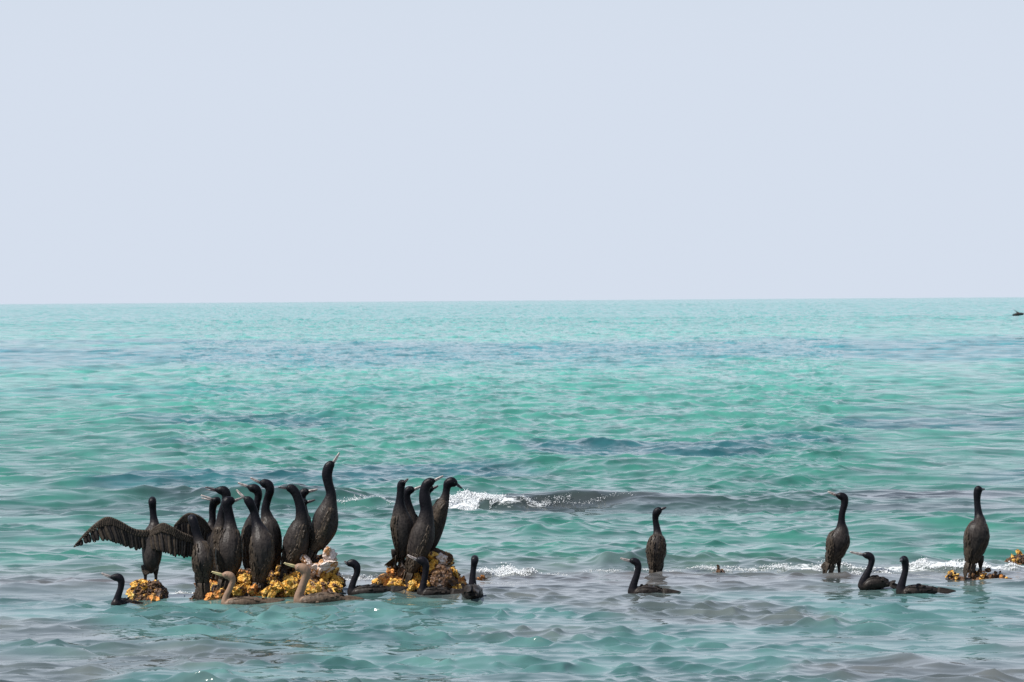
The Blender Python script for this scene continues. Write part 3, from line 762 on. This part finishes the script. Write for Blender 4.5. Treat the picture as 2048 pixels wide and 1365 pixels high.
# I
cormorant('cormorant with dark bill held level to the left, right of the crowd centre', 44.1,
    [(574, 1134, 9), (578, 1126, 14), (586, 1110, 22), (591, 1090, 26), (597, 1066, 23), (603, 1042, 14.5), (602, 1022, 11), (598, 1004, 9.5), (592, 988, 9.5), (585, 979, 9.5), (580, 977, 8.5)],
    [(574, 976), (557, 974.5)], 5, (-0.55, -0.75, 0.35), tail=(563, 1153, -0.04), legs=[((584, 1126), (581, 1148), 0.04), ((598, 1124), (599, 1146), 0.06)], rock=R2, billmat=M_BILLDARK)
# J, K
cormorant('cormorant peeping out with its bill right, just above another right facing bill', 44.75,
    [(606, 1120, 10), (606, 1100, 16), (607, 1075, 18), (608, 1050, 16), (608, 1030, 10), (606, 1012, 8), (604, 996, 8), (606, 987, 9), (611, 984, 8)],
    [(617, 983), (635, 979)], 4, (-0.7, -0.6, 0.3), tail=(600, 1140), legs=[((602, 1112), (602, 1138)), ((612, 1112), (613, 1138), 0.05)], rock=R2)
cormorant('hidden cormorant showing only a short dark bill below the right facing one', 44.45,
    [(596, 1124, 10), (598, 1104, 15), (601, 1080, 16), (604, 1058, 13), (604, 1040, 10), (601, 1024, 8), (600, 1012, 8), (604, 1006, 8.5), (609, 1005, 7.5)],
    [(614, 1004.5), (630, 1000)], 4, (-0.7, -0.6, 0.3), tail=(590, 1140), legs=[((592, 1118), (592, 1140)), ((602, 1118), (603, 1140), 0.05)], rock=R2, billmat=M_BILLDARK)
# L
cormorant('tallest cormorant stretching its neck with bill pointed to the sky', 44.2,
    [(630, 1098, 10), (634, 1090, 15), (640, 1078, 21), (648, 1056, 27), (653, 1032, 25), (659, 1008, 16), (662, 988, 10.5), (657, 968, 9.8), (654, 950, 10.8), (657, 936, 10.5), (661, 930, 9)],
    [(666, 926), (679, 905.5)], 5, (-0.75, -0.55, 0.35), tail=(622, 1122, -0.03), legs=[((633, 1096), (628, 1124)), ((646, 1092), (650, 1112), 0.06)], rock=R2, wingfat=1.1)
# M, N, O, P, Q on the second rock
cormorant('cormorant showing its black breast, head up, leftmost on the brown rock', 44.6,
    [(806, 1108, 10), (807, 1096, 16), (807, 1076, 22), (804, 1050, 23.5), (800, 1024, 15.5), (800, 1004, 9.5), (801, 986, 7.8), (802, 972, 8.3), (804, 967, 8)],
    [(809, 964, -0.03), (816, 958, -0.06)], 4, (-0.6, 0.65, 0.4), tail=(774, 1136, 0.06), legs=[((789, 1108), (787, 1134), 0.04), ((804, 1112), (805, 1135))], rock=R3, billmat=M_BILLDARK, wingfat=1.15)
cormorant('cormorant with pale bill to the right, tucked behind the black breasted bird', 44.85,
    [(822, 1118, 10), (823, 1100, 16), (823, 1075, 20), (822, 1050, 18), (820, 1026, 11), (815, 1004, 8), (813, 990, 8), (817, 982, 9), (822, 980, 8)],
    [(828, 979), (845, 972)], 4, (-0.2, 0.9, 0.3), tail=(815, 1140), legs=[((816, 1110), (816, 1135)), ((829, 1110), (830, 1135), 0.05)], rock=R3)
cormorant('cormorant leaning in front on the brown rock, bill raised to the right', 44.45,
    [(823, 1142, 9), (826, 1132, 14), (832, 1117, 19), (838, 1096, 24), (845, 1070, 25), (851, 1044, 18.5), (853, 1020, 13), (850, 1000, 12.5), (849, 984, 10.5), (853, 970, 10), (860, 964.5, 9.5)],
    [(869, 961), (886.6, 952)], 5, (-0.6, -0.75, 0.35), tail=(811, 1162, -0.03), legs=[((834, 1130), (832, 1148), 0.05), ((850, 1122), (853, 1142), 0.07)], rock=R3)
cormorant('slim cormorant leaning right on the brown rock, bill pointing down right', 44.75,
    [(859, 1096, 9), (862, 1086, 14), (867, 1066, 17.5), (874, 1041, 18.5), (882, 1016, 15.5), (890, 996, 9.5), (893, 980, 7.5), (896, 968, 9.5), (903, 964.5, 10.5), (907, 966, 9)],
    [(913, 968), (924, 977)], 5, (-0.85, -0.3, 0.4), tail=(850, 1128), legs=[((858, 1090), (859, 1112)), ((867, 1088), (870, 1106), 0.06)], rock=R3, billmat=M_BILLDARK)
cormorant('cormorant hidden behind two others, only a short bill showing right', 44.95,
    [(850, 1110, 10), (851, 1090, 15), (853, 1065, 17), (855, 1040, 14), (855, 1016, 9), (853, 998, 8), (853, 986, 8.5), (857, 979, 8.5), (861, 978, 7.5)],
    [(866, 977), (876, 972)], 4, (-0.4, 0.8, 0.4), tail=(846, 1135), legs=[((846, 1104), (846, 1130)), ((856, 1104), (857, 1130), 0.05)], rock=R3, billmat=M_BILLDARK)
# T1..T3 on the reef edge to the right
cormorant('cormorant standing in water at the centre right, back turned, bill to the right', 47.4,
    [(1310, 1136, 12), (1310.5, 1126, 16), (1311.5, 1110, 19.5), (1312.5, 1095, 20.5), (1314, 1082, 17), (1315, 1070, 10, 0.02), (1313.5, 1056, 7.2, 0.03), (1310.8, 1038, 6.4, 0.03), (1313, 1026, 8.3, 0.02), (1317, 1021.5, 7.8, 0.02)],
    [(1323, 1018.5, 0.02), (1332, 1015, 0.02)], 5, BACK, tail=(1304, 1150, -0.06), legs=[((1303, 1134), (1302, 1156), 0.05), ((1321, 1134), (1322, 1156), 0.05)], billmat=M_BILLDARK, wingfat=1.1, group='cormorants standing apart on the reef edge')
cormorant('cormorant standing in water second from the right edge, bill raised to the left', 47.1,
    [(1662, 1122, 9), (1665, 1114, 14), (1671, 1101, 20), (1677, 1080, 24), (1683, 1062, 15), (1683, 1046, 8.3), (1684, 1028, 6.8), (1689, 1008, 7.4), (1688, 996, 8.3), (1681, 992.5, 8)],
    [(1673, 990.5), (1656, 983.5)], 4, (0.15, -0.95, 0.35), tail=(1645, 1141, -0.04), legs=[((1663, 1124), (1660, 1152), 0.04), ((1677, 1120), (1679, 1152), 0.06)], group='cormorants standing apart on the reef edge')
cormorant('rightmost standing cormorant, back turned, on a low orange rock awash', 45.9,
    [(1942, 1122, 9), (1944, 1114, 15), (1948, 1101, 21), (1952, 1081, 26), (1955, 1062, 24), (1959, 1043, 13.5, 0.03), (1957, 1028, 8.5, 0.05), (1954.5, 1006, 6.8, 0.06), (1954.5, 988, 8, 0.06), (1956.5, 980, 8.8, 0.06)],
    [(1962, 979, 0.10), (1969, 978.5, 0.15)], 5, BACK, tail=(1935, 1141, -0.05), legs=[((1946, 1122), (1948, 1153), 0.04), ((1961, 1122), (1962, 1152), 0.06)], rock=R5, billmat=M_BILLDARK, group='cormorants standing apart on the reef edge')

# swimmers
def swimmer(label, wl, spine, bill, nb, dorsal, tail, ymax=44.4, young=False, billmat=None, gape=False, Y=None, wings=(1, 1)):
    px = spine[0][0]
    # float it where its waterline clears the crests in front of it
    ys = np.arange(40.0, 46.0, 0.04); Yd = 40.0
    occ = None
    for q in (spine[1][0], spine[2][0], spine[3][0], spine[4][0]):
        hw = water(px_x(q, ys), ys*S); py = horizon(q) + F*(H - hw)/ys
        oc = np.minimum.accumulate(py); occ = oc if occ is None else np.minimum(occ, oc)
    ok = np.where((occ >= wl - 2.5) & (ys <= ymax))[0]
    Yd = float(ys[ok[-1]]) if len(ok) else 43.0
    return cormorant(label, Yd, spine, bill, nb, dorsal, tail=tail, young=young, billmat=billmat, gape=gape, group=SWIM, swim=True, wings=wings)[0]
TOPB = (0.0, -0.25, 1.0)
swimmer('swimming cormorant at far left, only black neck and pale bill above water', 1209,
    [(262, 1212, 6, 0.18), (252, 1211, 12, 0.12), (242, 1212, 14, 0.06), (233, 1209, 12), (233.5, 1202, 8.5), (237, 1190, 7), (241.5, 1176, 6.6), (242.5, 1163, 7.4), (238, 1156, 8.5), (231, 1155, 8)],
    [(222, 1154.5), (203, 1147)], 3, TOPB, (276, 1208, 0.26), ymax=43.4)
swimmer('brown young cormorant swimming, slim pale neck, under the broad backed bird', 1208,
    [(528, 1207, 6), (515, 1207, 10), (495, 1207, 13), (470, 1209, 14), (453, 1208, 11), (450, 1201, 7.2), (454, 1189, 6.3), (461, 1175, 6), (465, 1162, 7), (461, 1153, 8.5), (453, 1150.5, 8)],
    [(445, 1150), (423.5, 1144)], 4, TOPB, (548, 1208), ymax=43.35, young=True)
swimmer('brown young cormorant swimming before the white crowned rock, neck held up', 1204,
    [(688, 1201, 7), (670, 1199, 11), (648, 1199, 14), (620, 1203, 14), (600, 1204, 12), (597, 1194, 9), (603, 1177, 8.2), (610, 1158, 8.3), (612, 1146, 9.5), (606, 1138, 10.5), (598, 1135.5, 9)],
    [(591, 1133), (568, 1126.5)], 4, TOPB, (716, 1200), ymax=43.4, young=True)
swimmer('black cormorant swimming between the two big rocks, head turned left', 1187,
    [(776, 1182, 6), (762, 1182, 9), (742, 1183, 12), (720, 1186, 12), (705, 1186, 10.5), (703.5, 1177, 7.6), (708, 1161, 6.4), (714, 1146, 6.5), (713, 1133, 8), (706, 1127, 8.5), (700, 1127, 7.5)],
    [(696, 1128), (689.5, 1123)], 4, TOPB, (798, 1180), ymax=44.2, billmat=M_BILLDARK)
swimmer('black cormorant swimming close before the brown rock, pale bill raised left', 1189,
    [(897, 1187, 6), (884, 1186, 9), (868, 1187, 11), (853, 1188, 12), (844, 1186, 11), (845, 1177, 8.3), (848.5, 1161, 6.5), (851.5, 1143, 6.6), (851, 1130, 8), (845, 1122.5, 9), (840, 1121, 8)],
    [(834, 1119.5), (815, 1110.5)], 4, TOPB, (912, 1186), ymax=44.1)
swimmer('black cormorant swimming straight away, seen from behind right of brown rock', 1193,
    [(945, 1189, 10, -0.16), (945, 1187, 17, -0.10), (945, 1188, 21, 0), (945, 1188, 19, 0.10), (945, 1180, 12, 0.15), (945, 1168, 8.5, 0.15), (945.5, 1152, 6.4, 0.15), (947.5, 1134, 6.2, 0.15), (949.5, 1121, 8, 0.14), (949.5, 1117, 7.6, 0.18)],
    [(950, 1117, 0.21), (951, 1119, 0.27)], 4, (0.0, -0.5, 1.0), (945, 1192, -0.26), ymax=44.15, billmat=M_BILLDARK)
swimmer('lone black cormorant swimming right of the middle, pale bill to the left', 1188,
    [(1318, 1185, 6), (1310, 1184, 9), (1296, 1184, 12), (1280, 1186, 12), (1266, 1186, 10.5), (1265.5, 1177, 8.6), (1269, 1164, 7.4), (1274, 1149, 6.7), (1276.5, 1134, 7), (1273, 1125, 7.6), (1266.5, 1122.3, 7.2)],
    [(1260, 1121.8), (1241, 1117)], 4, TOPB, (1328, 1187))
swimmer('black cormorant swimming with humped wings and cocked tail near the right', 1177,
    [(1772, 1170, 6), (1764, 1167, 10), (1752, 1166, 13), (1738, 1169, 13), (1725, 1173, 9.5), (1727, 1163, 9), (1733, 1150, 7.6), (1740, 1135, 6.2), (1743.5, 1121, 6.8), (1740, 1113, 7.6), (1733, 1111, 7.2)],
    [(1726, 1109.5), (1699.5, 1104)], 4, TOPB, (1792, 1162), ymax=45.2, billmat=M_BILL)
swimmer('rightmost swimming cormorant, black, neck upright, no bill standing out', 1189,
    [(1868, 1183, 5), (1858, 1182, 8), (1838, 1183, 11), (1818, 1185, 12), (1803, 1186, 11), (1802, 1175, 9.2), (1806, 1160, 7.4), (1810.5, 1142, 6.6), (1810.5, 1126, 7.8), (1808.5, 1119.5, 8), (1806.5, 1119, 7.2)],
    [(1804, 1120, -0.05), (1800, 1122.5, -0.10)], 4, TOPB, (1874, 1184), billmat=M_BILLDARK)

# far bird low over the water at the right edge
Yf = 330.0
r, bse, _, _ = cormorant('tiny dark seabird far off, flying low over the sea at right edge', Yf,
    [(2046, 628.5, 2.2), (2041, 628.5, 3), (2036, 629, 3.4), (2032, 629.5, 3.2), (2029, 630, 2.4), (2027.5, 630.3, 2.0), (2026.5, 630.5, 2.0)],
    [(2026, 630.6), (2024, 631)], 4, (0, -0.2, 1), tail=(2051, 628), wings=(0, 0), group='seabirds')
spread_wing(r, bse, Yf, [(2035, 627.5, 0), (2031, 623, -0.05), (2027, 618.5, -0.1)], [(2038, 628, 0.0), (2033, 624, -0.05), (2028, 619.5, -0.1)], 8, M_WING)
spread_wing(r, bse, Yf, [(2036, 628, 0.05), (2034, 625, 0.3), (2031, 623, 0.5)], [(2041, 628, 0.05), (2039, 626, 0.3), (2034, 624, 0.5)], 8, M_WING)
r['category'] = 'seabird'

# ------------------------------------------------------------------ broken foam and spray
def foam_obj(name, label, specs):
    mb_v = []; mb_f = []
    v1 = np.array([tuple(p) for p in ICO1[0]]); f1 = np.array(ICO1[1]); base = 0
    for (px, Yc, hw, hd, cnt, rise, rr) in specs:
        x = px_x(px, Yc) + rng.normal(0, 0.5, cnt) * hw*Yc/F
        u = (x - px_x(px, Yc)) / (hw*Yc/F)
        y = (Yc + 0.15*np.sin(u*4 + px) + rng.normal(0, 0.42, cnt)*hd)*S
        keep = lownoise(x, y, 0.16, 0.25, int(px)) > -0.35
        x = x[keep]; y = y[keep]; z = water(x, y)
        rad = rr*rng.uniform(0.35, 1.0, len(x))**1.6
        z = z + rng.exponential(0.35, len(x))*rise*np.exp(-u[keep]**2) - rad*0.2
        for i in range(len(x)):
            s = rad[i]*rng.uniform(0.7, 1.4, 3)
            jit = 1 + rng.uniform(-0.3, 0.3, (len(v1), 1))
            mb_v.append(v1*jit*s + (x[i], y[i], z[i])); mb_f.append(f1 + base); base += len(v1)
    v = np.concatenate(mb_v); f = np.concatenate(mb_f)
    o = mesh_obj(name, v.tolist(), f.tolist(), M_FOAM, None)
    tag(o, label, 'foam', None, 'stuff'); return o
M_FOAM = simple_mat('white_foam', (0.58, 0.61, 0.62), (0.74, 0.75, 0.75), 30, 0.6)
foam_obj('breaker_foam', 'white foam tumbling at the left end of the breaking wave', [(928, 62.75, 30, 0.75, 3000, 0.02, 0.0085), (958, 62.9, 26, 0.6, 1300, 0.012, 0.007), (925, 62.95, 40, 0.30, 3072, 0.027, 0.0087), (955, 63.0, 30, 0.3, 909, 0.020, 0.0074), (985, 63.15, 60, 0.22, 728, 0.017, 0.0068), (1060, 63.25, 90, 0.16, 672, 0.012, 0.0056), (1180, 63.25, 90, 0.12, 192, 0.008, 0.0043), (730, 64.2, 60, 0.35, 768, 0.010, 0.0062)])
foam_obj('swash_foam', 'line of white swash along the reef edge and round the rocks', [
    (1000, 47.2, 55, 0.18, 2448, 0.020, 0.0062), (1065, 47.3, 45, 0.18, 576, 0.012, 0.0050), (348, 44.35, 32, 0.25, 1584, 0.008, 0.0062), (1950, 47.7, 75, 0.2, 3456, 0.020, 0.0068), (1850, 47.65, 80, 0.2, 1872, 0.014, 0.0056),
    (1770, 47.4, 87, 0.2, 1584, 0.014, 0.0050), (1620, 47.8, 75, 0.18, 2851, 0.024, 0.0056), (1540, 47.9, 75, 0.16, 1108, 0.014, 0.0050), (1430, 47.8, 87, 0.16, 820, 0.010, 0.0043), (1250, 47.9, 75, 0.16, 503, 0.010, 0.0043), (1720, 46.9, 40, 0.2, 604, 0.014, 0.0050), (765, 45.2, 30, 0.25, 546, 0.014, 0.0056), (722, 46.6, 60, 0.3, 489, 0.008, 0.0050)])
